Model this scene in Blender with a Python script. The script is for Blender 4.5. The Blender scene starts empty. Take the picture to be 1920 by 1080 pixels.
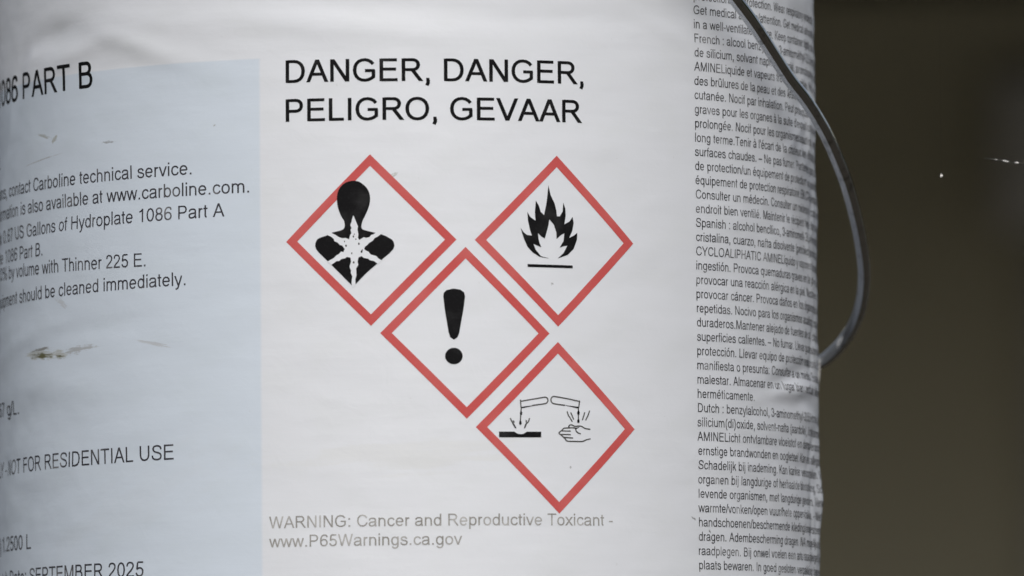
import bpy, bmesh, math, random
from mathutils import Vector, Matrix, noise, geometry

C = bpy.context.scene.collection
scn = bpy.context.scene

# ------------------------------------------------------------------ camera
cam_data = bpy.data.cameras.new('camera')
cam_data.sensor_width = 36; cam_data.lens = 264.52
cam_data.clip_start = .05; cam_data.clip_end = 400
cam_data.dof.use_dof = True
cam_data.dof.focus_distance = 2.512
cam_data.dof.aperture_fstop = 11
cam = bpy.data.objects.new('camera', cam_data); C.objects.link(cam)
YAW, PITCH, ROLL = .014081, .075962, -.008042
f0 = Vector((math.sin(YAW), math.cos(YAW), 0)); r0 = Vector((math.cos(YAW), -math.sin(YAW), 0))
fw = f0*math.cos(PITCH) + Vector((0, 0, math.sin(PITCH)))
u0 = -f0*math.sin(PITCH) + Vector((0, 0, math.cos(PITCH)))
rt = r0*math.cos(ROLL) + u0*math.sin(ROLL)
up = -r0*math.sin(ROLL) + u0*math.cos(ROLL)
m = Matrix((rt, up, -fw)).transposed().to_4x4()
m.translation = Vector((0, -2.616377, .085))
cam.matrix_world = m
scn.camera = cam

# ------------------------------------------------------------------ world and sun (overcast daylight)
SUN_EL, SUN_AZ = math.radians(38), math.radians(178)   # azimuth from +Y, clockwise
w = bpy.data.worlds.new('World'); scn.world = w; w.use_nodes = True
nt = w.node_tree
sky = nt.nodes.new('ShaderNodeTexSky'); sky.sky_type = 'NISHITA'; sky.sun_disc = False
sky.sun_elevation = SUN_EL; sky.sun_rotation = SUN_AZ
sky.air_density = 1.0; sky.dust_density = 4.0; sky.ozone_density = 1.0
bg = nt.nodes['Background']; bg.inputs[1].default_value = .115
hs = nt.nodes.new('ShaderNodeHueSaturation'); hs.inputs['Saturation'].default_value = .5   # overcast: the blue is veiled
nt.links.new(sky.outputs[0], hs.inputs['Color']); nt.links.new(hs.outputs[0], bg.inputs[0])
sd = bpy.data.lights.new('sun', 'SUN'); sd.energy = 1.5; sd.angle = math.radians(50); sd.color = (1, .985, .965)
sun = bpy.data.objects.new('sun', sd); C.objects.link(sun)
sdir = Vector((math.sin(SUN_AZ)*math.cos(SUN_EL), math.cos(SUN_AZ)*math.cos(SUN_EL), math.sin(SUN_EL)))
sun.rotation_euler = (-sdir).to_track_quat('-Z', 'Y').to_euler()
scn.view_settings.view_transform = 'Standard'; scn.view_settings.look = 'None'
scn.view_settings.gamma = 1; scn.view_settings.exposure = -0.09
scn.view_settings.use_curve_mapping = False

# ------------------------------------------------------------------ helpers
def tag(o, label=None, cat=None, group=None, kind=None):
    if label: o['label'] = label
    if cat: o['category'] = cat
    if group: o['group'] = group
    if kind: o['kind'] = kind
    return o
def empty(name, loc=(0, 0, 0)):
    o = bpy.data.objects.new(name, None); o.location = loc; o.empty_display_size = .1
    C.objects.link(o); return o
def mesh_obj(name, verts, faces, mat, parent=None, smooth=True, uvs=None):
    me = bpy.data.meshes.new(name); me.from_pydata(verts, [], faces)
    if smooth:
        me.polygons.foreach_set('use_smooth', [True]*len(me.polygons))
    if uvs:
        ul = me.uv_layers.new(name='print')
        flat = []
        for lp in me.loops: flat += uvs[lp.vertex_index]
        ul.data.foreach_set('uv', flat)
    me.materials.append(mat); me.update()
    o = bpy.data.objects.new(name, me); C.objects.link(o)
    if parent: o.parent = parent
    return o
def bm_obj(name, bm, mat, parent=None, smooth=False):
    me = bpy.data.meshes.new(name); bm.to_mesh(me); bm.free()
    if smooth: me.polygons.foreach_set('use_smooth', [True]*len(me.polygons))
    me.materials.append(mat)
    o = bpy.data.objects.new(name, me); C.objects.link(o)
    if parent: o.parent = parent
    return o
def box(name, lo, hi, mat, parent=None, bev=.004):
    bm = bmesh.new()
    bmesh.ops.create_cube(bm, size=1)
    for v in bm.verts:
        v.co = Vector([(lo[i]+hi[i])/2 + v.co[i]*(hi[i]-lo[i]) for i in range(3)])
    if bev: bmesh.ops.bevel(bm, geom=bm.edges[:], offset=bev, segments=2, affect='EDGES')
    return bm_obj(name, bm, mat, parent)
def lathe(name, prof, mat, parent=None, n=128, closed_ends=True):
    vs = []; fs = []
    for r, z in prof:
        for k in range(n):
            a = 2*math.pi*k/n; vs.append((r*math.cos(a), r*math.sin(a), z))
    for i in range(len(prof)-1):
        for k in range(n):
            a = i*n+k; b = i*n+(k+1) % n
            fs.append((a, b, b+n, a+n))
    if closed_ends:
        fs.append(tuple(range(n-1, -1, -1))); fs.append(tuple(range((len(prof)-1)*n, len(prof)*n)))
    return mesh_obj(name, vs, fs, mat, parent)
def catmull(P, n):
    out = []; Q = [P[0]] + P + [P[-1]]
    for i in range(1, len(Q)-2):
        a, b, c, d = (Vector(p) for p in Q[i-1:i+3])
        for k in range(n):
            t = k/n
            out.append(.5*((2*b) + (c-a)*t + (2*a-5*b+4*c-d)*t*t + (3*b-a-3*c+d)*t**3))
    out.append(Vector(P[-1])); return out
def tube(name, pts, rad, mat, parent=None, n=20):
    vs = []; fs = []; N = None
    for i, p in enumerate(pts):
        t = (pts[min(i+1, len(pts)-1)] - pts[max(i-1, 0)]).normalized()
        N = (Vector((0, 1, 0)).cross(t) if N is None else N - t*N.dot(t)).normalized()
        B = t.cross(N)
        r = rad(i) if callable(rad) else rad
        for k in range(n):
            a = 2*math.pi*k/n
            vs.append(tuple(p + (N*math.cos(a) + B*math.sin(a))*r))
    for i in range(len(pts)-1):
        for k in range(n):
            a = i*n+k; b = i*n+(k+1) % n
            fs.append((a, b, b+n, a+n))
    fs.append(tuple(range(n-1, -1, -1))); fs.append(tuple(range((len(pts)-1)*n, len(pts)*n)))
    return mesh_obj(name, vs, fs, mat, parent)

# ------------------------------------------------------------------ materials
def mat_new(name, col, rough=.5, metal=0, spec=.5):
    mt = bpy.data.materials.new(name); mt.use_nodes = True
    b = mt.node_tree.nodes['Principled BSDF']
    b.inputs['Base Color'].default_value = (*col, 1); b.inputs['Roughness'].default_value = rough
    b.inputs['Metallic'].default_value = metal; b.inputs['Specular IOR Level'].default_value = spec
    return mt, mt.node_tree, b
def N_(nt, t, **kw):
    n = nt.nodes.new(t)
    for k, v in kw.items(): setattr(n, k, v)
    return n
def mixc(nt, fac, a, b):
    n = N_(nt, 'ShaderNodeMix', data_type='RGBA')
    for sock, v in ((n.inputs[0], fac), (n.inputs[6], a), (n.inputs[7], b)):
        if hasattr(v, 'links'): nt.links.new(v, sock)
        elif isinstance(v, tuple): sock.default_value = (*v, 1)
        else: sock.default_value = v
    return n.outputs[2]
def math_(nt, op, a, b=None, c=None):
    n = N_(nt, 'ShaderNodeMath', operation=op)
    for i, v in enumerate((a, b, c)):
        if v is None: continue
        if hasattr(v, 'links'): nt.links.new(v, n.inputs[i])
        else: n.inputs[i].default_value = v
    return n.outputs[0]
def ramp(nt, v, lo, hi):
    n = N_(nt, 'ShaderNodeMapRange'); n.interpolation_type = 'SMOOTHSTEP'
    nt.links.new(v, n.inputs[0]); n.inputs[1].default_value = lo; n.inputs[2].default_value = hi
    return n.outputs[0]
# dirt on the paper: s, z (mm), half length, half height, tilt (deg), colour, strength, grain scale
DIRT = [(-146, 256.9, 20, 2.2, -2, (.36, .34, .24), .5, 9), (-149, 256.6, 15, 1.3, -3, (.10, .095, .03), .95, 9),
        (-152, 258.8, 13, .7, 3, (.16, .15, .12), .75, 14),
        (-128, 257.4, 16, 1.6, 4, (.30, .29, .27), .6, 16),
        (-147, 331.2, 10, .7, -12, (.26, .25, .18), .6, 20),
        (-140, 329.6, 3, 1.2, 40, (.28, .26, .18), .6, 25),
        (-110.8, 326.3, 4, .6, 0, (.22, .22, .22), .7, 20),
        (-150, 323.3, 21, .28, 5, (.38, .38, .38), .7, 6),
        (-92, 258, 13, .7, -12, (.42, .42, .42), .5, 12),
        (-136, 273.8, 5, 1.3, -25, (.45, .45, .45), .45, 16),
        (-3.6, 311, 2.2, .8, 35, (.26, .27, .2), .6, 25),
        (49.2, 275.2, .7, .7, 0, (.2, .2, .2), .8, 20),
        (55.3, 214.5, .6, .6, 0, (.2, .2, .2), .8, 20),
        (-65.6, 329.2, .8, .7, 0, (.25, .25, .25), .7, 20),
        (104.2, 198.6, 1.6, .5, -30, (.2, .2, .2), .8, 25),
        (112.1, 194.4, 1.0, .5, -60, (.15, .15, .15), .9, 25),
        (0, 218, 60, 7, 2, (.62, .62, .55), .16, 3),
        (-100, 205, 60, 14, 20, (.55, .57, .57), .08, 3)]
def paper_mat(name, col, edge=None):
    mt, nt, b = mat_new(name, col, .5, 0, .45)
    uv = N_(nt, 'ShaderNodeUVMap', uv_map='print')      # u, v in decimetres of paper
    c = col
    # slight mottling of the stock, streaked along the sheet
    mp = N_(nt, 'ShaderNodeMapping'); nt.links.new(uv.outputs[0], mp.inputs[0]); mp.inputs['Scale'].default_value = (3, 5, 1)
    n1 = N_(nt, 'ShaderNodeTexNoise'); n1.inputs['Scale'].default_value = 1.6; n1.inputs['Detail'].default_value = 5
    nt.links.new(mp.outputs[0], n1.inputs[0])
    c = mixc(nt, math_(nt, 'MULTIPLY', ramp(nt, n1.outputs[0], .42, .75), .22), col, tuple(v*f for v, f in zip(col, (.90, .91, .87))))
    n4 = N_(nt, 'ShaderNodeTexNoise'); n4.inputs['Scale'].default_value = 55; n4.inputs['Detail'].default_value = 3
    nt.links.new(uv.outputs[0], n4.inputs[0])
    c = mixc(nt, math_(nt, 'MULTIPLY', ramp(nt, n4.outputs[0], .72, .80), .18), c, (.35, .34, .30))
    if edge:   # the tint fades out over a millimetre at its right and upper border
        sx = N_(nt, 'ShaderNodeSeparateXYZ'); nt.links.new(uv.outputs[0], sx.inputs[0])
        k = math_(nt, 'MAXIMUM', ramp(nt, sx.outputs[0], -.498, -.484), ramp(nt, sx.outputs[1], 3.503, 3.511))
        c = mixc(nt, k, c, edge)
    if True:
        for s, z, a, h, tl, dc, st, gr in DIRT:
            mp = N_(nt, 'ShaderNodeMapping', vector_type='TEXTURE'); nt.links.new(uv.outputs[0], mp.inputs[0])
            mp.inputs['Location'].default_value = (s/100, z/100, 0); mp.inputs['Rotation'].default_value = (0, 0, math.radians(tl))
            mp.inputs['Scale'].default_value = (a/100, h/100, 1)
            ln = N_(nt, 'ShaderNodeVectorMath', operation='LENGTH'); nt.links.new(mp.outputs[0], ln.inputs[0])
            ns = N_(nt, 'ShaderNodeTexNoise'); ns.inputs['Scale'].default_value = gr; ns.inputs['Detail'].default_value = 6
            ns.inputs['Roughness'].default_value = .7; nt.links.new(uv.outputs[0], ns.inputs[0])
            sk = N_(nt, 'ShaderNodeTexNoise'); sk.inputs['Scale'].default_value = 2.3; sk.inputs['Detail'].default_value = 5
            of = N_(nt, 'ShaderNodeVectorMath', operation='ADD'); nt.links.new(mp.outputs[0], of.inputs[0]); of.inputs[1].default_value = (s, z, gr)
            nt.links.new(of.outputs[0], sk.inputs[0])
            gn = math_(nt, 'ADD', math_(nt, 'SUBTRACT', ns.outputs[0], .5), math_(nt, 'SUBTRACT', sk.outputs[0], .5))
            k = math_(nt, 'ADD', math_(nt, 'SUBTRACT', .95, ln.outputs[1]), math_(nt, 'MULTIPLY', gn, 2.6))
            k = math_(nt, 'MULTIPLY', ramp(nt, k, .1, .75), st)
            k = math_(nt, 'MULTIPLY', k, ramp(nt, math_(nt, 'SUBTRACT', 1.35, ln.outputs[1]), 0, .6))
            c = mixc(nt, k, c, dc)
    nt.links.new(c, b.inputs['Base Color'])
    # relief: long soft ripples along the sheet and fine tooth
    mp = N_(nt, 'ShaderNodeMapping'); nt.links.new(uv.outputs[0], mp.inputs[0]); mp.inputs['Scale'].default_value = (1, 7, 1)
    n2 = N_(nt, 'ShaderNodeTexNoise'); n2.inputs['Scale'].default_value = 3.5; n2.inputs['Detail'].default_value = 4
    nt.links.new(mp.outputs[0], n2.inputs[0])
    n3 = N_(nt, 'ShaderNodeTexNoise'); n3.inputs['Scale'].default_value = 11; n3.inputs['Detail'].default_value = 8; n3.inputs['Roughness'].default_value = .62; n3.inputs['Distortion'].default_value = .6
    nt.links.new(uv.outputs[0], n3.inputs[0])
    b1 = N_(nt, 'ShaderNodeBump'); b1.inputs['Strength'].default_value = 1; b1.inputs['Distance'].default_value = .00008
    nt.links.new(n2.outputs[0], b1.inputs['Height'])
    b2 = N_(nt, 'ShaderNodeBump'); b2.inputs['Strength'].default_value = .5; b2.inputs['Distance'].default_value = .00022
    nt.links.new(n3.outputs[0], b2.inputs['Height']); nt.links.new(b1.outputs[0], b2.inputs['Normal'])
    nt.links.new(b2.outputs[0], b.inputs['Normal'])
    return mt
def ink_mat(name, col, worn, wear_col=(.55, .56, .58), lo=.5, hi=.75, sc=9):
    mt, nt, b = mat_new(name, col, .65, 0, .06)
    uv = N_(nt, 'ShaderNodeUVMap', uv_map='print')
    n1 = N_(nt, 'ShaderNodeTexNoise'); n1.inputs['Scale'].default_value = sc; n1.inputs['Detail'].default_value = 5
    nt.links.new(uv.outputs[0], n1.inputs[0])
    n2 = N_(nt, 'ShaderNodeTexNoise'); n2.inputs['Scale'].default_value = 120; n2.inputs['Detail'].default_value = 2
    nt.links.new(uv.outputs[0], n2.inputs[0])
    c = mixc(nt, math_(nt, 'MULTIPLY', ramp(nt, n1.outputs[0], lo, hi), worn), col, wear_col)
    c = mixc(nt, math_(nt, 'MULTIPLY', ramp(nt, n2.outputs[0], .5, .8), worn*.35), c, wear_col)
    nt.links.new(c, b.inputs['Base Color'])
    return mt
WALL_A, WALL_B = (.47, .44, .335), (.56, .53, .405)
M = {}
M['paper'] = paper_mat('paper', (.735, .765, .815))
M['blue'] = paper_mat('blue_print', (.635, .71, .80), (.735, .765, .815))
M['black'] = ink_mat('black_ink', (.008, .008, .009), .03)
M['grey'] = ink_mat('grey_ink', (.045, .045, .055), .3)
M['small'] = ink_mat('small_print_ink', (.04, .04, .045), .5, lo=.52, hi=.72, sc=12)
M['faded'] = ink_mat('faded_ink', (.27, .265, .25), .6, (.6, .6, .6), .4, .7, 18)
M['hair'] = ink_mat('hairline_ink', (.06, .06, .055), .15)
M['red'] = ink_mat('red_ink', (.55, .095, .092), .4, (.66, .22, .21), .4, .75, 4)

mt, nt, b = mat_new('galvanised_wire', (.42, .44, .47), .2, 1)
tc = N_(nt, 'ShaderNodeTexCoord'); n1 = N_(nt, 'ShaderNodeTexNoise'); n1.inputs['Scale'].default_value = 260; n1.inputs['Detail'].default_value = 6
nt.links.new(tc.outputs['Object'], n1.inputs[0])
nt.links.new(mixc(nt, ramp(nt, n1.outputs[0], .55, .75), (.55, .57, .60), (.27, .28, .29)), b.inputs['Base Color'])
n2 = N_(nt, 'ShaderNodeMapRange'); nt.links.new(n1.outputs[0], n2.inputs[0]); n2.inputs[3].default_value = .05; n2.inputs[4].default_value = .17
nt.links.new(n2.outputs[0], b.inputs['Roughness'])
bp = N_(nt, 'ShaderNodeBump'); bp.inputs['Distance'].default_value = .00001; nt.links.new(n1.outputs[0], bp.inputs['Height']); nt.links.new(bp.outputs[0], b.inputs['Normal'])
M['wire'] = mt
M['steel'] = mat_new('white_enamelled_steel', (.70, .70, .69), .35)[0]
mt, nt, b = mat_new('bounce_concrete', (.1, .1, .09), .95, 0, .2)
tc = N_(nt, 'ShaderNodeTexCoord'); n1 = N_(nt, 'ShaderNodeTexNoise'); n1.inputs['Scale'].default_value = 3; n1.inputs['Detail'].default_value = 9
nt.links.new(tc.outputs['Object'], n1.inputs[0])
nt.links.new(mixc(nt, n1.outputs[0], (.24, .23, .20), (.34, .33, .29)), b.inputs['Base Color'])
bp = N_(nt, 'ShaderNodeBump'); bp.inputs['Distance'].default_value = .003; nt.links.new(n1.outputs[0], bp.inputs['Height']); nt.links.new(bp.outputs[0], b.inputs['Normal'])
M['bounce_concrete'] = mt
def soil(name, c0, c1):
    mt, nt, b = mat_new(name, c0, .95, 0, .15)
    tc = N_(nt, 'ShaderNodeTexCoord'); n1 = N_(nt, 'ShaderNodeTexNoise'); n1.inputs['Scale'].default_value = 4; n1.inputs['Detail'].default_value = 9
    nt.links.new(tc.outputs['Object'], n1.inputs[0]); nt.links.new(mixc(nt, n1.outputs[0], c0, c1), b.inputs['Base Color'])
    return mt
M['soil'] = soil('dark_soil', (.035, .03, .022), (.07, .06, .045))
mt, nt, b = mat_new('olive_render', (.1, .09, .07), .9, 0, .2)
tc = N_(nt, 'ShaderNodeTexCoord'); n1 = N_(nt, 'ShaderNodeTexNoise'); n1.inputs['Scale'].default_value = 1.1; n1.inputs['Detail'].default_value = 6
nt.links.new(tc.outputs['Object'], n1.inputs[0])
nt.links.new(mixc(nt, n1.outputs[0], WALL_A, WALL_B), b.inputs['Base Color'])
M['wall'] = mt
M['dark_bank'] = mat_new('dark_reflection_grass', (.035, .042, .022), .95, 0, .1)[0]
M['shade_roof'] = mat_new('shade_timber', (.05, .045, .035), .8)[0]
M['greypaint'] = mat_new('grey_paint', (.58, .57, .57), .5)[0]
M['silk'] = mat_new('silk', (.05, .05, .045), .5)[0]
M['fluff'] = mat_new('white_fluff_and_glint', (.95, .95, .93), .6)[0]  # also the painted white of the thread's glints

# ---- a small drawn sans-serif alphabet: advance | strokes (centre lines, 1000 units per em) ----
# stroke: points "x,y" joined by lines; "@cx,cy,rx,ry,a0,a1" an arc; leading "~" = smooth curve through the points
GLYPHS = {
'A':"667|50,0 333,716|617,0 333,716|165,250 502,250",
'B':"667|121,0 121,716|121,675 350,675 @360,532,140,143,90,-90 121,389|121,389 370,389 @385,215,168,174,90,-90 121,41",
'C':"722|@385,358,290,327,28,340",
'D':"722|125,0 125,716|125,675 320,675 @330,358,290,317,90,-90 125,41",
'E':"667|124,0 124,716|124,674 597,674|124,380 570,380|124,42 613,42",
'F':"611|129,0 129,716|129,674 565,674|129,370 520,370",
'G':"778|@395,358,304,327,33,290 590,88 662,140 662,345|405,338 708,338",
'H':"722|127,0 127,716|596,0 596,716|127,377 596,377",
'I':"278|140,0 140,716",
'J':"500|374,716 374,200 @214,200,160,170,0,-165",
'K':"667|121,0 121,716|130,240 585,716|285,420 615,0",
'L':"556|120,0 120,716|120,42 521,42",
'M':"833|119,0 119,716|714,0 714,716|140,716 417,0|694,716 417,0",
'N':"722|122,0 122,716|597,0 597,716|133,716 586,0",
'O':"778|@389,358,302,327,0,360",
'P':"667|124,0 124,716|124,675 370,675 @380,503,175,172,90,-90 124,331",
'Q':"778|@389,358,302,327,0,360|440,180 700,-30",
'R':"722|125,0 125,716|125,675 390,675 @400,518,172,157,90,-90 125,361|390,361 655,0",
'S':"667|~577,505 540,620 430,670 325,677 200,650 140,580 145,480 240,405 400,360 530,305 580,205 545,105 450,52 330,40 190,68 110,140 88,240",
'T':"611|306,0 306,716|21,674 590,674",
'U':"722|124,716 124,280 @361,280,237,240,180,360 598,716",
'V':"667|50,716 335,0|618,716 335,0",
'W':"944|65,716 262,0|472,716 262,0|472,716 680,0|878,716 680,0",
'X':"667|50,716 615,0|615,716 50,0",
'Y':"667|50,716 335,300|620,716 335,300|335,320 335,0",
'Z':"611|50,674 560,674|540,674 65,42|30,42 580,42",
'a':"556|~80,362 112,442 190,482 275,488 380,472 428,415 434,340|434,345 434,130 450,50 478,0|~434,300 330,270 185,255 95,205 76,140 105,65 190,32 275,38 355,70 415,130 434,210",
'b':"556|106,0 106,716|@290,259,184,228,0,360",
'c':"500|@278,259,195,227,30,338",
'd':"556|449,0 449,716|@266,259,184,228,0,360",
'e':"556|@277,259,196,228,0,324|85,264 478,264",
'f':"278|134,0 134,600 @224,600,90,87,180,80|10,482 255,482",
'g':"556|449,519 449,10 @268,0,181,172,0,-155|@266,259,184,228,0,360",
'h':"556|108,0 108,716|108,310 @276,320,168,164,180,0 444,0",
'i':"222|111,0 111,519|111,615 111,716",
'j':"222|112,519 112,-100 @42,-100,70,72,0,-100|112,615 112,716",
'k':"500|108,0 108,716|115,190 425,519|215,310 455,0",
'l':"222|111,0 111,716",
'm':"833|108,0 108,519|108,320 @262,330,154,155,180,0 416,0|416,320 @570,330,154,155,180,0 724,0",
'n':"556|108,0 108,519|108,310 @276,320,168,164,180,0 444,0",
'o':"556|@278,259,198,228,0,360",
'p':"556|106,-210 106,519|@290,259,184,228,0,360",
'q':"556|449,-210 449,519|@266,259,184,228,0,360",
'r':"333|108,0 108,519|108,290 @250,300,142,180,180,72",
's':"500|~400,365 375,440 310,483 235,487 150,468 100,420 98,365 130,315 240,280 350,250 415,205 425,140 390,68 310,34 240,32 140,48 88,98 68,165",
't':"278|125,660 125,120 @195,115,70,78,180,280|15,482 255,482",
'u':"556|106,519 106,200 @276,200,170,165,180,360|447,0 447,519",
'v':"500|48,519 250,0|452,519 250,0",
'w':"722|45,519 200,0|361,519 200,0|361,519 522,0|678,519 522,0",
'x':"500|50,519 450,0|445,519 45,0",
'y':"500|48,519 255,0|452,519 245,-60 205,-140 150,-172 75,-168",
'z':"500|40,480 430,480|415,480 65,40|25,40 460,40",
'0':"556|@278,353,195,323,0,360",
'1':"556|326,0 326,716|326,660 230,590 120,545",
'2':"556|~85,500 112,610 190,668 285,676 400,640 452,545 430,440 330,310 190,190 100,95 75,42|40,42 505,42",
'3':"556|~85,520 130,630 200,670 275,676 375,645 432,560 420,460 350,395 250,378|~250,378 370,365 450,305 468,215 430,105 350,48 270,34 170,60 108,120 85,200",
'4':"556|400,0 400,716|400,690 55,225|30,208 525,208",
'5':"556|480,674 165,674|165,674 122,350|~118,330 190,390 280,412 380,388 452,315 465,220 435,110 360,50 270,35 170,60 110,120 85,190",
'6':"556|@283,220,190,188,0,360|~470,540 430,640 310,677 190,635 112,510 90,370 94,220",
'7':"556|45,674 505,674|~495,660 380,520 270,300 230,140 215,0",
'8':"556|@278,525,165,152,0,360|@278,205,195,174,0,360",
'9':"556|@273,488,190,188,0,360|~86,175 126,75 246,35 366,80 444,205 466,345 462,488",
'.':"278|139,0 139,100",
',':"278|139,0 139,100|150,40 145,-60 105,-140",
':':"278|139,0 139,100|139,419 139,519",
';':"278|139,0 139,100|139,419 139,519",
'-':"333|32,260 300,260",
'\u2013':"556|0,270 556,270",
'/':"278|20,-12 258,726",
'(':"333|~280,716 175,540 138,253 175,-40 280,-210",
')':"333|~53,716 158,540 195,253 158,-40 53,-210",
'%':"889|@205,530,120,155,0,360|@685,175,120,155,0,360|200,-20 690,726",
"'":"191|95,716 95,480",
' ':"278|",
}
ACCENTS = {'\u00e9':('e',"245,590 350,720"),'\u00e8':('e',"300,590 195,720"),'\u00e0':('a',"300,590 195,720"),
'\u00fb':('u',"165,590 276,710|276,710 387,590"),'\u00f1':('n',"~145,600 200,665 275,635 350,605 405,670"),
'\u00f3':('o',"245,590 350,720"),'\u00ed':('i',"95,590 190,720"),'\u00e1':('a',"245,590 350,720"),
'\u00ee':('i',"20,590 111,710|111,710 202,590"),'\u00ea':('e',"165,590 276,710|276,710 387,590")}
def glyph(ch):
    extra = ''
    if ch in ACCENTS:
        base, extra = ACCENTS[ch]
        adv, body = GLYPHS[base].split('|', 1)
        if base == 'i': body = "111,0 111,519"
        return int(adv), body + '|' + extra
    adv, body = GLYPHS[ch].split('|', 1)
    return int(adv), body
def smooth(pts, n=4):
    out = []
    P = [pts[0]] + pts + [pts[-1]]
    for i in range(1, len(P) - 2):
        a, b, c, d = P[i-1], P[i], P[i+1], P[i+2]
        for k in range(n):
            t = k / n
            out.append(tuple(.5*((2*b[j]) + (c[j]-a[j])*t + (2*a[j]-5*b[j]+4*c[j]-d[j])*t*t + (3*b[j]-a[j]-3*c[j]+d[j])*t**3) for j in (0, 1)))
    out.append(tuple(pts[-1]))
    return out
def strokes(body, seg):
    """list of (points, closed); seg = number of arc segments per quarter turn"""
    res = []
    for s in body.split('|'):
        s = s.strip()
        if not s: continue
        sm = s[0] == '~'
        pts = []; closed = False
        for tok in s.lstrip('~').split():
            if tok[0] == '@':
                cx, cy, rx, ry, a0, a1 = (float(v) for v in tok[1:].split(','))
                n = max(2, int(abs(a1-a0)/90*seg))
                closed = abs(a1-a0) >= 359.9
                for k in range(n if closed else n+1):
                    a = math.radians(a0 + (a1-a0)*k/n)
                    # slightly squared ovals, as in a grotesque face
                    ca, sa = math.cos(a), math.sin(a)
                    e = .93
                    q = (cx + rx*math.copysign(abs(ca)**e, ca), cy + ry*math.copysign(abs(sa)**e, sa))
                    if pts and abs(pts[-1][0]-q[0]) + abs(pts[-1][1]-q[1]) < 3: continue
                    pts.append(q)
            else:
                x, y = tok.split(',')
                q = (float(x), float(y))
                if pts and abs(pts[-1][0]-q[0]) + abs(pts[-1][1]-q[1]) < 3: continue
                pts.append(q)
        if sm: pts = smooth(pts, 2 if seg < 4 else 4)
        res.append((pts, closed))
    return res
def ribbon(pts, closed, w, thin=.86, flatcut=True):
    """left and right edge points of a stroke of width w; ends are cut level or plumb as in printed type"""
    n = len(pts); L = []; Rr = []
    for i in range(n):
        a = pts[(i-1) % n] if (closed or i > 0) else pts[i]
        b = pts[i]
        c = pts[(i+1) % n] if (closed or i < n-1) else pts[i]
        def unit(p, q):
            dx, dy = q[0]-p[0], q[1]-p[1]; l = math.hypot(dx, dy)
            return (dx/l, dy/l) if l > 1e-9 else None
        u1, u2 = unit(a, b), unit(b, c)
        if u1 is None: u1 = u2
        if u2 is None: u2 = u1
        n1 = (-u1[1], u1[0]); n2 = (-u2[1], u2[0])
        mx, my = n1[0]+n2[0], n1[1]+n2[1]; l = math.hypot(mx, my) or 1
        mx, my = mx/l, my/l
        k = 1/max(.55, mx*n1[0]+my*n1[1])
        hw = w/2*(abs(mx) + thin*abs(my))/max(1e-6, (abs(mx)+abs(my)))
        off = (mx*hw*k, my*hw*k)
        if not closed and flatcut and i in (0, n-1) and len(pts) == 2:
            u = u2 if i == 0 else u1
            hw2 = w/2
            if abs(u[1]) > .4*abs(u[0]): off = (-hw2/max(.35, abs(u[1]))*math.copysign(1, u[1]), 0)
            else: off = (0, hw2*thin/abs(u[0])*math.copysign(1, u[0]))
        L.append((b[0]+off[0], b[1]+off[1])); Rr.append((b[0]-off[0], b[1]-off[1]))
    return L, Rr
def ink(text):
    """ink start of the first character and ink end of the last, in em units"""
    x = 0; lo = hi = None
    for ch in text:
        adv, body = glyph(ch)
        for pts, cl in strokes(body, 4):
            a = min(p[0] for p in pts)-44; b = max(p[0] for p in pts)+44
            lo = x+a if lo is None else min(lo, x+a); hi = x+b if hi is None else max(hi, x+b)
        x += adv
    return lo, hi, x

def catmull2(pts):
    n = len(pts); out = []
    for i in range(n):
        a, b, c, d = pts[i-1], pts[i], pts[(i+1) % n], pts[(i+2) % n]
        for t in (0, .33, .66):
            out.append(tuple(.5*((2*b[j]) + (c[j]-a[j])*t + (2*a[j]-5*b[j]+4*c[j]-d[j])*t*t + (3*b[j]-a[j]-3*c[j]+d[j])*t**3) for j in (0, 1)))
    return out
# ------------------------------------------------------------------ what is printed on the label (mm on the unrolled paper)
TEXTS = [
    ('1086 PART B', -198.43, 345.46, 0.0002, 13.29, 12.37, 'bold'),
    ('SET POOL', -229, 323.9, 0.002, 7.2, 6.443, 'grey'),
    ('instructions, contact Carboline technical service.', -216.83, 313.02, 0.0021, 6.7, 6.314, 'grey'),
    ('information is also available at www.carboline.com.', -200.73, 305.76, 0.0038, 6.556, 6.314, 'grey'),
    ('Mix 0.67 US Gallons of Hydroplate 1086 Part A', -199.4, 297.65, 0.0077, 6.575, 6.314, 'grey'),
    ('Hydroplate 1086 Part B.', -220.22, 290.83, -0.0005, 6.79, 6.314, 'grey'),
    ('10% by volume with Thinner 225 E.', -195.19, 285.27, -0.0166, 6.511, 6.314, 'grey'),
    ('equipment should be cleaned immediately.', -200.63, 275.72, 0.0063, 6.557, 6.314, 'grey'),
    ('2.67 g/L.', -204.49, 238.57, -0.0133, 9.277, 6.7, 'grey'),
    ('USE ONLY - NOT FOR RESIDENTIAL USE', -227.2, 217.31, 0.0095, 7.424, 7.164, 'grey'),
    ('(0.3302 gal) 1.2500 L', -241.04, 192.17, -0.0054, 8.745, 7.087, 'grey'),
    ('Batch Date: SEPTEMBER 2025', -201.37, 179.93, 0.0025, 7.546, 7.164, 'grey'),
    ('DANGER, DANGER,', -40.71, 342.28, -0.0044, 10.936, 10.437, 'bold'),
    ('PELIGRO, GEVAAR', -40.78, 329.33, -0.0032, 11.043, 10.437, 'bold'),
    ('WARNING: Cancer and Reproductive Toxicant -', -46.67, 194.85, 0.004, 5.491, 5.489, 'faded'),
    ('www.P65Warnings.ca.gov', -46.59, 188.59, 0.0037, 5.52, 5.489, 'faded'),
]
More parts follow.
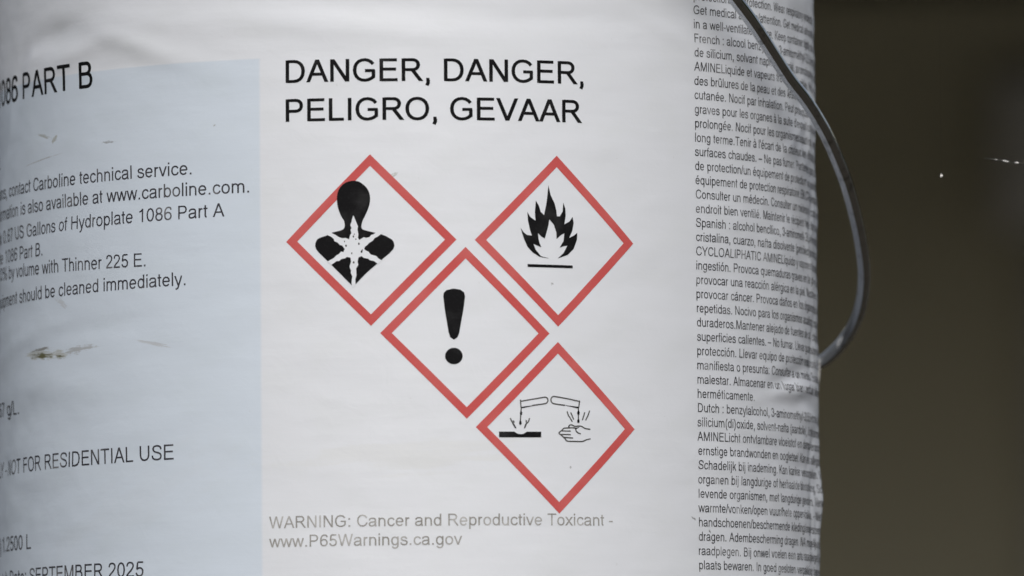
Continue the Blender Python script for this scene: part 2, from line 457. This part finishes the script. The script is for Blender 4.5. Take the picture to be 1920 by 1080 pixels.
COLUMN = [
    'protection/les protection. Wear respiratory protection.',
    'Get medical advice/attention. Get medical advice/attention if',
    'in a well-ventilated place. Keep container tightly closed. Store',
    'French : alcool benzylique, 3-aminométhyl-3,5,5-triméthylcyclo',
    'de silicium, solvant naphta (pétrole), aromatique léger, oxyde',
    "AMINELiquide et vapeurs très inflammables. Nocif en cas d'inge",
    'des brûlures de la peau et des lésions oculaires graves. Peut',
    'cutanée. Nocif par inhalation. Peut provoquer le cancer. Risque',
    "graves pour les organes à la suite d'expositions répétées ou",
    'prolongée. Nocif pour les organismes aquatiques, entraîne des',
    "long terme.Tenir à l'écart de la chaleur/des étincelles/des flam",
    'surfaces chaudes. – Ne pas fumer. Porter des gants de protec',
    'de protection/un équipement de protection des yeux/du visage.',
    "équipement de protection respiratoire. EN CAS d'exposition",
    'Consulter un médecin. Consulter un médecin en cas de malaise.',
    'endroit bien ventilé. Maintenir le récipient fermé de manière',
    'Spanish : alcohol bencílico, 3-aminometil-3,5,5-trimetilciclohexil',
    'cristalina, cuarzo, nafta disolvente (petróleo), aromática ligera',
    'CYCLOALIPHATIC AMINELíquido y vapores inflamables. Nocivo',
    'ingestión. Provoca quemaduras graves en la piel y lesiones ocu',
    'provocar una reacción alérgica en la piel. Nocivo en caso de',
    'provocar cáncer. Provoca daños en los órganos tras exposicion',
    'repetidas. Nocivo para los organismos acuáticos, con efectos',
    'duraderos.Mantener alejado de fuentes de calor, chispas, llamas',
    'superficies calientes. – No fumar. Llevar guantes/prendas de pro',
    'protección. Llevar equipo de protección respiratoria. EN CASO',
    'manifiesta o presunta: Consultar a un médico. En caso de mal',
    'malestar. Almacenar en un lugar bien ventilado. Mantener el rec',
    'herméticamente.',
    'Dutch : benzylalcohol, 3-aminomethyl-3,5,5-trimethylcyclohexyl',
    'silicium(di)oxide, solvent-nafta (aardolie), lichte aromatische',
    'AMINELicht ontvlambare vloeistof en damp. Veroorzaakt ernstig',
    'ernstige brandwonden en oogletsel. Kan een allergische huid',
    'Schadelijk bij inademing. Kan kanker veroorzaken. Veroorzaakt',
    'organen bij langdurige of herhaalde blootstelling. Schadelijk',
    'levende organismen, met langdurige gevolgen. Verwijderd hou',
    'warmte/vonken/open vuur/hete oppervlakken. – Niet roken. Be',
    'handschoenen/beschermende kleding/oogbescherming/gelaats',
    'dragen. Adembescherming dragen. NA mogelijke blootstelling',
    'raadplegen. Bij onwel voelen een arts raadplegen. Op een goed',
    'plaats bewaren. In goed gesloten verpakking bewaren. Inhoud',
]
CENTRES = [(-11.72, 289.5), (51.17, 289.42), (19.68, 258.68), (51.04, 227.54)]
BUST = [(-17.19,309.24),(-15.3,308.83),(-13.43,307.41),(-12.23,305.7),(-11.76,303.62),(-11.88,301.74),(-12.42,299.87),(-13.42,297.62),(-14.41,295.57),(-14.58,293.32),(-12.4,292.46),(-9.96,291.82),(-7.52,291.15),(-5.65,290.19),(-4.23,289.05),(-4.18,286.42),(-8.52,282.52),(-13.24,278.52),(-16.85,274.82),(-17.49,274.49),(-18.36,274.95),(-21.93,278.59),(-25.91,282.62),(-29.9,286.84),(-29.88,289.48),(-28.53,290.58),(-26.42,291.2),(-24.51,292.18),(-20.7,293.23),(-20.38,295.67),(-21.43,297.57),(-22.37,300.04),(-22.73,301.93),(-22.8,304.0),(-22.21,306.25),(-20.8,308.03),(-19.08,308.94)]
STAR = [(-17.34,297.8),(-16.6,295.98),(-15.85,294.09),(-16.01,292.96),(-15.72,291.45),(-15.88,290.33),(-15.43,289.57),(-13.92,290.48),(-13.16,290.21),(-12.03,290.46),(-11.46,291.2),(-10.9,291.31),(-9.39,292.19),(-7.33,292.09),(-9.4,290.54),(-10.34,290.17),(-10.91,289.31),(-12.42,288.39),(-12.8,287.84),(-13.56,287.36),(-13.83,286.53),(-13.19,285.96),(-12.44,285.69),(-11.69,284.7),(-9.82,284.15),(-9.26,283.47),(-8.03,282.62),(-9.27,281.51),(-10.02,282.05),(-10.58,282.54),(-12.08,282.83),(-12.46,283.32),(-13.96,283.6),(-14.71,284.22),(-15.77,283.74),(-16.04,282.43),(-15.78,281.3),(-16.55,280.19),(-16.45,277.93),(-16.84,276.43),(-16.73,274.93),(-17.19,273.81),(-17.8,273.82),(-18.09,275.32),(-17.85,277.58),(-18.33,278.71),(-18.21,279.46),(-18.7,280.6),(-18.58,281.35),(-18.19,282.47),(-18.41,283.79),(-19.62,284.0),(-20.19,283.56),(-21.52,283.35),(-22.1,282.73),(-23.05,282.71),(-24.77,281.5),(-26.1,282.62),(-23.99,283.7),(-23.03,284.63),(-22.27,284.99),(-21.51,285.84),(-20.75,285.6),(-20.29,286.64),(-21.11,287.79),(-21.87,287.99),(-22.82,288.95),(-23.77,289.34),(-23.95,290.1),(-24.9,290.87),(-26.61,291.59),(-26.03,292.4),(-24.7,292.07),(-23.37,291.4),(-22.24,290.63),(-21.1,290.23),(-19.96,290.32),(-18.83,289.81),(-18.52,291.12),(-18.06,291.87),(-18.35,293.0),(-17.97,293.56),(-18.42,294.51),(-17.96,295.63),(-17.84,296.38)]
FLAME = [(47.42,283.66),(44.79,284.11),(42.51,285.44),(40.71,287.28),(39.62,289.56),(38.86,291.73),(38.3,293.65),(39.32,292.17),(40.48,291.26),(42.17,291.1),(41.47,293.33),(40.91,296.0),(40.74,298.86),(41.77,297.2),(43.52,296.05),(43.35,298.97),(43.71,302.72),(44.81,300.99),(45.38,299.01),(46.56,297.98),(47.38,301.55),(47.81,304.68),(48.17,307.93),(48.93,304.7),(50.31,301.93),(50.95,299.45),(51.07,297.64),(52.07,297.66),(53.16,299.31),(53.39,302.31),(54.12,300.34),(54.23,297.97),(53.66,295.02),(55.56,296.07),(56.66,297.59),(57.05,295.54),(56.48,292.91),(55.38,290.57),(57.01,291.36),(58.32,292.39),(58.16,289.96),(56.97,286.93),(54.78,284.88),(51.21,283.68),(53.3,285.47),(54.74,288.0),(53.19,287.77),(51.98,287.25),(53.34,289.52),(53.63,292.03),(52.49,291.5),(50.87,290.09),(50.82,292.27),(49.91,294.93),(48.4,296.58),(47.91,294.08),(46.69,290.19),(45.51,290.79),(44.33,291.95),(44.45,290.27),(44.83,288.72),(45.47,287.24),(42.73,288.31),(43.5,286.39),(45.32,284.31),(48.21,283.61)]
FLAME_BAR = [(40.66,281.61),(56.58,281.43),(56.57,280.5),(40.65,280.62)]
MARK = [(12.14,270.64),(12.33,271.87),(13.22,272.76),(15.52,273.29),(17.82,272.94),(19.06,272.06),(19.4,270.65),(18.84,266.41),(17.36,258.65),(16.82,257.24),(15.57,256.36),(14.34,257.24),(13.82,259.0),(12.64,266.41)]
MARK_DOT = [(18.46,250.99),(18.36,251.7),(18.07,252.36),(17.61,252.92),(17.01,253.35),(16.31,253.63),(15.55,253.72),(14.8,253.63),(14.09,253.35),(13.48,252.92),(13.02,252.35),(12.72,251.7),(12.62,250.99),(12.71,250.28),(13.0,249.62),(13.46,249.06),(14.06,248.62),(14.76,248.35),(15.51,248.26),(16.27,248.35),(16.98,248.62),(17.58,249.06),(18.05,249.62),(18.35,250.28)]
BLOCK = [(30.43,226.07),(35.66,226.1),(36.16,225.73),(36.87,225.39),(37.89,225.24),(38.8,225.4),(39.52,225.84),(39.93,226.1),(44.91,226.15),(44.89,224.28),(30.41,224.17)]
DROPS = [[(37.82,234.01),(38.17,234.31),(41.85,234.79),(43.91,235.09),(41.85,234.6),(38.37,233.86)],[(58.34,233.98),(58.02,234.61),(54.39,234.96),(51.84,235.29),(54.38,234.76),(57.8,234.07)],[(37.91,233.23),(38.25,232.45),(38.19,231.76),(37.94,231.56),(37.7,231.85),(37.7,232.44)],[(37.73,230.29),(37.96,229.31),(38.02,228.68),(37.71,228.37),(37.41,228.68),(37.47,229.31)],[(58.19,233.69),(58.52,232.71),(58.43,232.12),(58.17,231.88),(57.91,232.15),(57.88,232.7)],[(58.16,230.94),(58.45,229.96),(58.45,229.47),(58.15,229.27),(57.85,229.46),(57.85,229.95)],[(34.58,229.87),(35.38,229.0),(36.38,227.24),(35.87,227.24),(35.07,228.51)],[(38.92,227.26),(39.34,228.54),(39.96,229.23),(39.75,228.15),(39.33,227.27)],[(56.24,227.67),(57.31,227.62),(58.61,227.96),(57.31,227.09)],[(54.32,227.5),(54.58,228.33),(55.07,228.49),(54.79,227.9)]]
HAIRLINES = [[(37.88,236.13),(41.87,236.83),(45.69,237.5),(46.52,237.59),(47.08,237.29),(47.35,236.56),(47.07,235.87),(46.51,235.51),(45.67,235.35),(41.85,234.79)],[(37.78,236.65),(38.0,234.01)],[(38.06,234.11),(37.99,233.03)],[(37.86,231.66),(37.78,230.09)],[(58.52,236.38),(54.41,237.16),(50.18,237.8),(49.34,237.87),(48.71,237.56),(48.37,236.72),(48.7,235.9),(49.53,235.44),(53.32,235.02)],[(58.69,236.64),(58.28,234.18)],[(58.19,234.28),(58.19,233.49)],[(58.17,231.92),(58.16,230.74)],[(34.28,230.56),(34.72,229.58),(35.12,229.0)],[(35.19,229.78),(35.69,229.1)],[(40.89,230.61),(40.58,229.53),(39.85,228.74)],[(39.76,230.01),(39.75,229.13)],[(54.11,233.03),(54.57,231.66),(55.31,230.69),(55.94,229.53)],[(55.39,232.66),(55.95,231.49),(56.48,230.32)],[(60.5,232.84),(60.16,231.76),(59.6,230.17)],[(62.31,233.37),(61.68,231.78),(60.8,230.1)],[(54.57,227.54),(54.96,228.43),(55.82,228.54),(56.67,228.12),(57.53,228.14),(58.61,228.23),(59.47,228.05),(60.55,227.44),(62.51,227.18)],[(54.57,227.5),(55.6,227.6),(57.1,227.54)],[(57.09,227.38),(57.3,226.6),(57.83,226.02),(59.02,225.61)],[(54.53,227.5),(53.04,227.42),(52.08,226.62),(51.13,225.77),(52.17,224.96),(53.33,223.9),(54.06,223.18),(56.41,223.1),(59.43,223.1),(60.95,223.68),(62.59,224.04)],[(52.29,226.49),(55.37,226.48)],[(51.44,225.34),(55.36,225.3)],[(52.7,224.38),(56.21,224.19)],[(52.51,227.12),(52.19,226.33)]]
WIRE_SEEN = [(111.13, -110.74, 371.98), (120.98, -96.37, 360.2), (129.83, -82.23, 348.61), (135.38, -75.1, 342.76), (140.85, -66.34, 335.59), (144.44, -59.54, 330.01), (147.3, -53.11, 324.74), (151.24, -43.41, 316.79), (154.3, -33.45, 308.63), (156.81, -23.62, 300.57), (158.71, -13.53, 292.3), (159.36, -6.06, 286.18), (159.02, 1.84, 279.7), (157.22, 10.63, 272.5), (153.13, 19.02, 265.62), (148.16, 24.91, 260.79), (144.51, 27.44, 258.72)]
# ------------------------------------------------------------------ the setting
R = 143.0       # pail radius over the label, mm
g = 60
mesh_obj('ground', [(-g, -g, 0), (g, -g, 0), (g, g, 0), (-g, g, 0)], [(0, 1, 2, 3)], M['soil'], smooth=False)['kind'] = 'structure'
box('bounce_slab', (-14, 6.5, -.1), (14, 13.897, .06), M['bounce_concrete'], None, .01)['kind'] = 'structure'  # unseen pale slab, added to bounce light onto the lower wall
bk = []   # unseen slope, added as a dark reflection for the wire, front and right
RINGS = [(8, -.05), (9.5, .7), (12, 2.2), (16, 3.6), (24, 4.6), (40, 5)]
for j, (d, z) in enumerate(RINGS):
    for i in range(49):
        az = math.radians(-205 + 235*i/48); right = max(0, math.cos(az))
        dd = d*(1 + .35*abs(math.sin(az))) + .8*noise.noise((i*.35, j*.7, 5))
        bk.append((dd*math.cos(az), dd*math.sin(az)*.9 if az < 0 else dd*math.sin(az)*.9, z*(1 + .35*right + .22*noise.noise((i*.3, j*.6, 1))) if j else z))
mesh_obj('reflected_bank', bk, [(j*49+i, (j+1)*49+i, (j+1)*49+i+1, j*49+i+1) for j in range(5) for i in range(48)], M['dark_bank'])['kind'] = 'structure'
WY = 13.9
wall = empty('wall', (0, WY, 0)); tag(wall, 'dark olive rendered wall, far out of focus behind the white pail', 'wall')
box('wall_face', (-14, 0, 0), (14, .3, 3.4), M['wall'], wall, .01)
shade_canopy = empty('shade_canopy', (0, WY, 0)); tag(shade_canopy, 'unseen dark slab added to shade the top of the olive wall', 'shade_canopy')
box('shade_roof', (-14, -5.1, 1.98), (14, -.003, 2.14), M['shade_roof'], shade_canopy, .01)  # out of view; added to keep skylight off the upper wall
for x in (-9, 9):
    box('shade_post', (x-.06, -5.0, .063), (x+.06, -4.88, 1.977), M['shade_roof'], shade_canopy, .005)
ebox = empty('electrical_box', (1.47, WY-.003, 1.62)); tag(ebox, 'blurred pale grey box on the olive wall at the right edge', 'box')
box('box_body', (-.17, -.16, -.17), (.17, 0, .17), M['greypaint'], ebox, .01)
box('box_door', (-.15, -.172, -.15), (.15, -.162, .15), M['greypaint'], ebox, .004)
pipe = empty('drainpipe', (1.425, WY-.08, 0)); tag(pipe, 'blurred grey downpipe running up the olive wall below the pale box', 'pipe')
tube('pipe_tube', [Vector((0, 0, z)) for z in (0, .4, .8, 1.2, 1.42)], .05, M['greypaint'], pipe)

# ------------------------------------------------------------------ the pail
pail = empty('paint_pail', (0, 0, 0))
tag(pail, 'white steel paint pail with a wrinkled hazard label and wire handle', 'pail')
def q(v): return [x/1000 for x in v]
prof = [(138.5, 0), (140.5, 0), (142, 1.5), (142, 5), (141, 7), (141, 20), (140.6, 22), (140.6, 386), (143.2, 389), (145.0, 392), (145.0, 396), (143.2, 399), (142.2, 402), (142.2, 412)]
lathe('body', [q(p) for p in prof], M['steel'], pail)
lid = lathe('lid', [q(p) for p in [(142.4, 407), (147, 405.5), (149.2, 407), (149.8, 410.5), (148.5, 414), (145, 415.2), (141, 413), (139.5, 408.5), (60, 408), (10, 408)]], M['steel'], pail)

# wrinkles of the paper: s, z, direction (deg), half length, half width, height (mm)
RIDGES = [(-142, 364.5, 10, 17, 4.5, -.8), (-156, 358, 30, 14, 4, .4), (-128, 357.5, 12, 18, 3.5, .45), (-97, 358, -18, 20, 4, .6), (-168, 350, 62, 14, 4, -.4), (-100, 366, -10, 26, 5, .3), (-30, 361, -5, 42, 4, .30),
 (-25, 369, -4, 50, 3.5, -.22), (60, 364, 3, 40, 4, -.2), (95, 361, -22, 18, 3, .25),
 (163, 351, -38, 16, 2.6, .45), (178, 349, -60, 16, 3.2, -.55), (172, 331, 30, 14, 2.4, .35), (192, 340, 80, 14, 3, .45),
 (185, 319, -48, 12, 2.2, .55), (196, 306, 60, 12, 3, -.5), (178, 305, -30, 14, 2.4, .22), (190, 290, -70, 16, 2.6, .4),
 (168, 249.5, 12, 20, 2.6, -.65), (176, 244.5, 6, 24, 2.4, .7), (196, 262, 70, 14, 3.2, -.5), (160, 240, 2, 22, 3.0, -.3), (186, 236, -10, 14, 3.2, .65),
 (190, 224, 45, 10, 2.4, -.45), (205, 210, 88, 13, 6, 1.15), (190, 205, 85, 16, 2.4, -.5), (197, 190, 70, 10, 3, .4), (180, 186, -30, 14, 2.6, -.25),
 (-168, 262, 8, 26, 4, .3), (-140, 246, -7, 30, 5, .2), (-165, 236, 14, 20, 4, -.18), (-185, 225, 70, 22, 5, -.2), (-125, 264, 4, 30, 3, -.16),
 (-175, 340, 60, 18, 4, .3), (-190, 300, 85, 30, 5, .25), (-150, 300, 10, 24, 5, -.15), (130, 300, 12, 22, 5, .12), (128, 216, -8, 24, 4, .14), (-90, 230, 15, 34, 5, .14)]
RPRE = [(s, z, math.cos(math.radians(a)), math.sin(math.radians(a)), l, w_, h) for s, z, a, l, w_, h in RIDGES]
def disp(s, z):
    d = 0
    for s0, z0, c, sn, l, w_, h in RPRE:
        ds, dz = s-s0, z-z0
        if abs(ds) > 2.6*l+8 or abs(dz) > 2.6*l+8: continue
        a = (ds*c + dz*sn)/l; t = (-ds*sn + dz*c)/w_
        e = a*a + t*t
        if e < 7: d += h*math.exp(-e)*1.45
    e = min(1, max(0, (abs(s)-95)/90))
    if s < 0: e *= .45
    d += (.12 + .38*e)*noise.fractal((s/34+7, z/15+3, 0), .8, 2.1, 3)
    d += (.035 + .11*e)*noise.noise((s/9+20, z/5.5, 3.3))
    return d
def P(s, z, off=0):
    """point of the paper: s = arc length round the pail, z = height, off = height over the paper (all mm)"""
    r = R + disp(s, z) + off; a = s/R
    return (r*math.sin(a)/1000, -r*math.cos(a)/1000, z/1000)
def uvof(s, z): return (s/100, z/100)

def sheet(name, s0, s1, z0, z1, step, mat, parent, off=0, edge=None, thick=True):
    ns = max(2, int((s1-s0)/step)); nz = max(2, int((z1-z0)/step)); vs = []; uv = []; fs = []
    for j in range(nz+1):
        for i in range(ns+1):
            s = s0+(s1-s0)*i/ns; z = z0+(z1-z0)*j/nz
            vs.append(P(s, z, off)); uv.append(uvof(s, z))
    for j in range(nz):
        for i in range(ns):
            a = j*(ns+1)+i; fs.append((a, a+1, a+ns+2, a+ns+1))
    if thick:   # turned-in border gives the sheet its thickness
        rim = [j*(ns+1)+i for j, i in [(0, i) for i in range(ns+1)] + [(j, ns) for j in range(1, nz+1)] + [(nz, i) for i in range(ns-1, -1, -1)] + [(j, 0) for j in range(nz-1, 0, -1)]]
        base = len(vs)
        for k in rim:
            u = uv[k]; vs.append(P(u[0]*100, u[1]*100, off-.25)); uv.append(u)
        for k in range(len(rim)):
            a, b_ = rim[k], rim[(k+1) % len(rim)]
            fs.append((a, base+k, base+(k+1) % len(rim), b_))
    return mesh_obj(name, vs, fs, mat, parent, True, uv)
label = sheet('label', -232, 236, 24, 384, 1.4, M['paper'], pail)
sheet('blue_panel', -231, -48.5, 60, 351.1, 1.6, M['blue'], label, .045, thick=False)

class Print:
    """flat print lying on the paper"""
    def __init__(s): s.v = []; s.f = []; s.uv = []
    def add(s, a, z, off): s.v.append(P(a, z, off)); s.uv.append(uvof(a, z)); return len(s.v)-1
    def strip(s, L, Rr, closed, off):
        n = len(L); b0 = len(s.v)
        for l, r in zip(L, Rr): s.add(*l, off); s.add(*r, off)
        for i in range(n if closed else n-1):
            a = b0+2*i; c = b0+2*((i+1) % n)
            s.f.append((a, a+1, c+1, c))
    def build(s, name, mat, parent): return mesh_obj(name, s.v, s.f, mat, parent, True, s.uv)
    def poly(s, loops, off, step=3.0):
        bm = bmesh.new()
        tri = geometry.tessellate_polygon([[Vector((p[0], p[1], 0)) for p in lp] for lp in loops])
        fl = [p for lp in loops for p in lp]
        vs = [bm.verts.new((p[0], p[1], 0)) for p in fl]
        for t in tri:
            try: bm.faces.new([vs[i] for i in t])
            except ValueError: pass
        for ax in (0, 1):
            lo = min(p[ax] for p in fl); hi = max(p[ax] for p in fl); x = math.floor(lo/step)*step+step
            while x < hi:
                co = Vector((x, 0, 0)) if ax == 0 else Vector((0, x, 0)); no = Vector((1, 0, 0)) if ax == 0 else Vector((0, 1, 0))
                bmesh.ops.bisect_plane(bm, geom=bm.verts[:]+bm.edges[:]+bm.faces[:], plane_co=co, plane_no=no)
                x += step
        bm.verts.index_update(); b0 = len(s.v)
        for v in bm.verts: s.add(v.co.x, v.co.y, off)
        for f in bm.faces:
            idx = [b0+v.index for v in f.verts]
            if f.normal.z < 0: idx.reverse()
            s.f.append(tuple(idx))
        bm.free()
def subdiv(pts, closed, mx):
    out = []; n = len(pts)
    for i in range(n if closed else n-1):
        a, b_ = pts[i], pts[(i+1) % n]; k = max(1, int(math.ceil(math.hypot(b_[0]-a[0], b_[1]-a[1])/mx)))
        for j in range(k): out.append((a[0]+(b_[0]-a[0])*j/k, a[1]+(b_[1]-a[1])*j/k))
    if not closed: out.append(pts[-1])
    return out
CACHE = {}
def glyph_ribbons(ch, w_, seg):
    k = (ch, w_, seg)
    if k not in CACHE:
        adv, body_ = glyph(ch); rb = []
        for pts, cl in strokes(body_, seg):
            ww = 100 if (ch in '.:;,' and len(pts) == 2) else w_
            rb.append((*ribbon(pts, cl, ww), cl))
        CACHE[k] = (adv, rb)
    return CACHE[k]
def text_line(txt, s0, z0, slope, hs, vs_, mat, parent, w_=88, seg=3, off=.09, smax=245):
    p = Print(); x = 0
    for ch in txt:
        adv, rb = glyph_ribbons(ch, w_, seg)
        if s0 + hs*(x+adv)/1000 < smax:
            for i, (L, Rr, cl) in enumerate(rb):
                if len(L) == 2 and vs_ > 6:      # long straight strokes follow the curve of the pail
                    L = subdiv(L, False, 180); Rr = subdiv(Rr, False, 180)
                    n = min(len(L), len(Rr)); L = L[:n-1]+[L[-1]]; Rr = Rr[:n-1]+[Rr[-1]]
                f = lambda a: (s0+hs*(x+a[0])/1000, z0+slope*hs*(x+a[0])/1000+vs_*a[1]/1000)
                p.strip([f(a) for a in L], [f(a) for a in Rr], cl, off+.003*i)
        x += adv
    o = p.build('text_line', mat, parent)
    return o
GREY_W = {'bold': 111, 'grey': 92, 'faded': 88}
for txt, s0, z0, sl, hs, vs_, kind in TEXTS:
    text_line(txt, s0, z0, sl, hs, vs_, M['black' if kind == 'bold' else kind], label, GREY_W[kind], 5 if kind == 'bold' else 3)
for i, txt in enumerate(COLUMN):
    if txt: text_line(txt, 106.55, 368.05-4.782*(i-1), .0035, 4.2, 4.22, M['small'], label, 88, 3)

# hazard diamonds: red borders and black symbols
def diamond(c, half=28.4, w_=2.7):
    p = Print(); o = [(c[0]+half, c[1]), (c[0], c[1]+half), (c[0]-half, c[1]), (c[0], c[1]-half)]
    hi = half-w_*1.414
    inn = [(c[0]+hi, c[1]), (c[0], c[1]+hi), (c[0]-hi, c[1]), (c[0], c[1]-hi)]
    O = subdiv(o, True, 1.3); n = len(O)//4
    I_ = []
    for k in range(4):
        a, b_ = inn[k], inn[(k+1) % 4]
        for j in range(n): I_.append((a[0]+(b_[0]-a[0])*j/n, a[1]+(b_[1]-a[1])*j/n))
    Mi = [((a[0]+b_[0])/2, (a[1]+b_[1])/2) for a, b_ in zip(O, I_)]
    p.strip(O, Mi, True, .085); p.strip(Mi, I_, True, .085)
    return p.build('diamond_border', M['red'], label)
for c in CENTRES: diamond(c)
p = Print(); p.poly([catmull2(BUST)], .10); p.build('bust_symbol', M['black'], label)
p = Print(); p.poly([STAR], .14); p.build('star_burst', M['paper'], label)
p = Print()
for x, y, rr in ((390, 580, 8), (325, 660, 9), (375, 728, 7), (392, 808, 9), (462, 715, 10), (438, 645, 9), (312, 622, 6), (412, 604, 6), (468, 700, 6), (398, 560, 5)):
    p.poly([[(-17.4+(x-390+rr*.9*math.cos(k+x))*.0378, 309.24-(y-88+rr*1.3*math.sin(k+x))*.0376) for k in (0, 1.3, 2.5, 3.9, 5.1)]], .165)
p.build('symbol_specks', M['black'], label)
p = Print(); p.poly([FLAME], .10); p.poly([FLAME_BAR], .10); p.build('flame_symbol', M['black'], label)
p = Print(); p.poly([MARK], .10); p.poly([MARK_DOT], .10); p.build('exclamation_symbol', M['black'], label)
p = Print(); p.poly([BLOCK], .10)
for d in DROPS:
    cx = sum(a for a, b in d)/len(d); cz = sum(b for a, b in d)/len(d)
    p.poly([[(cx+(a-cx)*1.5, cz+(b-cz)*1.12) for a, b in d] if len(d) > 5 and max(a for a, b in d)-min(a for a, b in d) < 1.2 else d], .11)
p.build('corroded_block_symbol', M['black'], label)
p = Print()
for i, h in enumerate(HAIRLINES):
    pts = smooth(h, 3) if len(h) > 3 else h
    L, Rr = ribbon(pts, False, .40, 1.0, False); p.strip(L, Rr, False, .095+.002*(i % 5))
p.build('pouring_tubes_and_hand_symbol', M['hair'], label)

# wire handle and its ears
WIRE = [(-139, 1, 256), (-146, 0, 257), (-155, -4, 261), (-162, -18, 272), (-165, -47, 290), (-168, -62, 316), (-168, -88, 350), (-161, -118, 385),
 (-140, -148, 412), (-104, -170, 432), (-55, -182, 441), (0, -180, 438), (46, -165, 424), (84, -138, 400)] + WIRE_SEEN + [(139.5, 30.2, 257.2), (134, 30.5, 256.5)]
pts = catmull([q(p_) for p_ in WIRE], 10)
for _ in range(12): pts = [pts[0]] + [(pts[k-1] + pts[k]*2 + pts[k+1])/4 for k in range(1, len(pts)-1)] + [pts[-1]]
hd = tube('wire_handle', pts, .0023, M['wire'], pail, 28)
for sgn, th in ((1, 102), (-1, -89)):
    a = math.radians(th); n_ = Vector((math.sin(a), -math.cos(a), 0)); t_ = Vector((math.cos(a), math.sin(a), 0))
    bm = bmesh.new()
    for rr, d0, d1 in ((15, 142.2, 144.6), (8.5, 144.4, 147.0)):
        ring0 = []; ring1 = []
        for k in range(32):
            f = 2*math.pi*k/32
            base = t_*math.cos(f)*rr + Vector((0, 0, math.sin(f)*rr + 256))
            ring0.append(bm.verts.new((base + n_*d0)/1000)); ring1.append(bm.verts.new((base*1.0 - t_*math.cos(f)*1.2 - Vector((0, 0, math.sin(f)*1.2)) + n_*d1)/1000))
        for k in range(32): bm.faces.new((ring0[k], ring0[(k+1) % 32], ring1[(k+1) % 32], ring1[k]))
        bm.faces.new(ring1)
    bmesh.ops.recalc_face_normals(bm, faces=bm.faces[:])
    bm_obj('ear', bm, M['steel'], pail)

# ------------------------------------------------------------------ specks in the air beside the pail
def hair(name, pts, r, mat, parent=None, n=6): return tube(name, [Vector(q(p_)) for p_ in pts], r, mat, parent, n)
th = empty('spider_thread', (0, 0, 0)); tag(th, 'dark fine spider thread with white glints at the right edge', 'thread')
hair('strand', [(198.6, -50, 323.9), (200.4, -50, 323.6), (202.2, -50, 323.4), (206.2, -50, 322.6), (209.8, -50, 322.1), (214, -50, 321.8), (240, -50, 322.5), (300, -50, 327)], .00009, M['silk'], th)
for a, b_, r in (((204.6, 323.05), (206.9, 322.5), .00022), ((208.9, 322.3), (210.3, 322.08), .00024), ((202.0, 323.5), (203, 323.2), .0001)):
    c0 = Vector((a[0], -50.1, a[1])); c1 = Vector((b_[0], -50.1, b_[1]))
    pts = [(c0.lerp(c1, k/6))/1000 for k in range(7)]
    tube('silk_glint', pts, (lambda i, r=r: r*math.sin(math.pi*(i+.6)/7.2)), M['fluff'], th, 8)  # white lumps stand in for glints of light on the thread
fl = empty('fluff_speck', (.18362, -.05, .3181)); tag(fl, 'tiny white fleck hanging in the air right of the wire handle', 'fleck')
bm = bmesh.new()
vv = [bm.verts.new(v) for v in ((-.00044, -.0002, -.0006), (.00048, -.0001, -.0004), (.0, .0003, -.0005), (-.00002, 0, .00062))]
for f in ((0, 1, 3), (1, 2, 3), (2, 0, 3), (0, 2, 1)): bm.faces.new([vv[i] for i in f])
bm_obj('fluff', bm, M['fluff'], fl)
tube('strand', [Vector((0, 0, z)) for z in (.0006, .1, .25)], .000012, M['silk'], fl, 5)
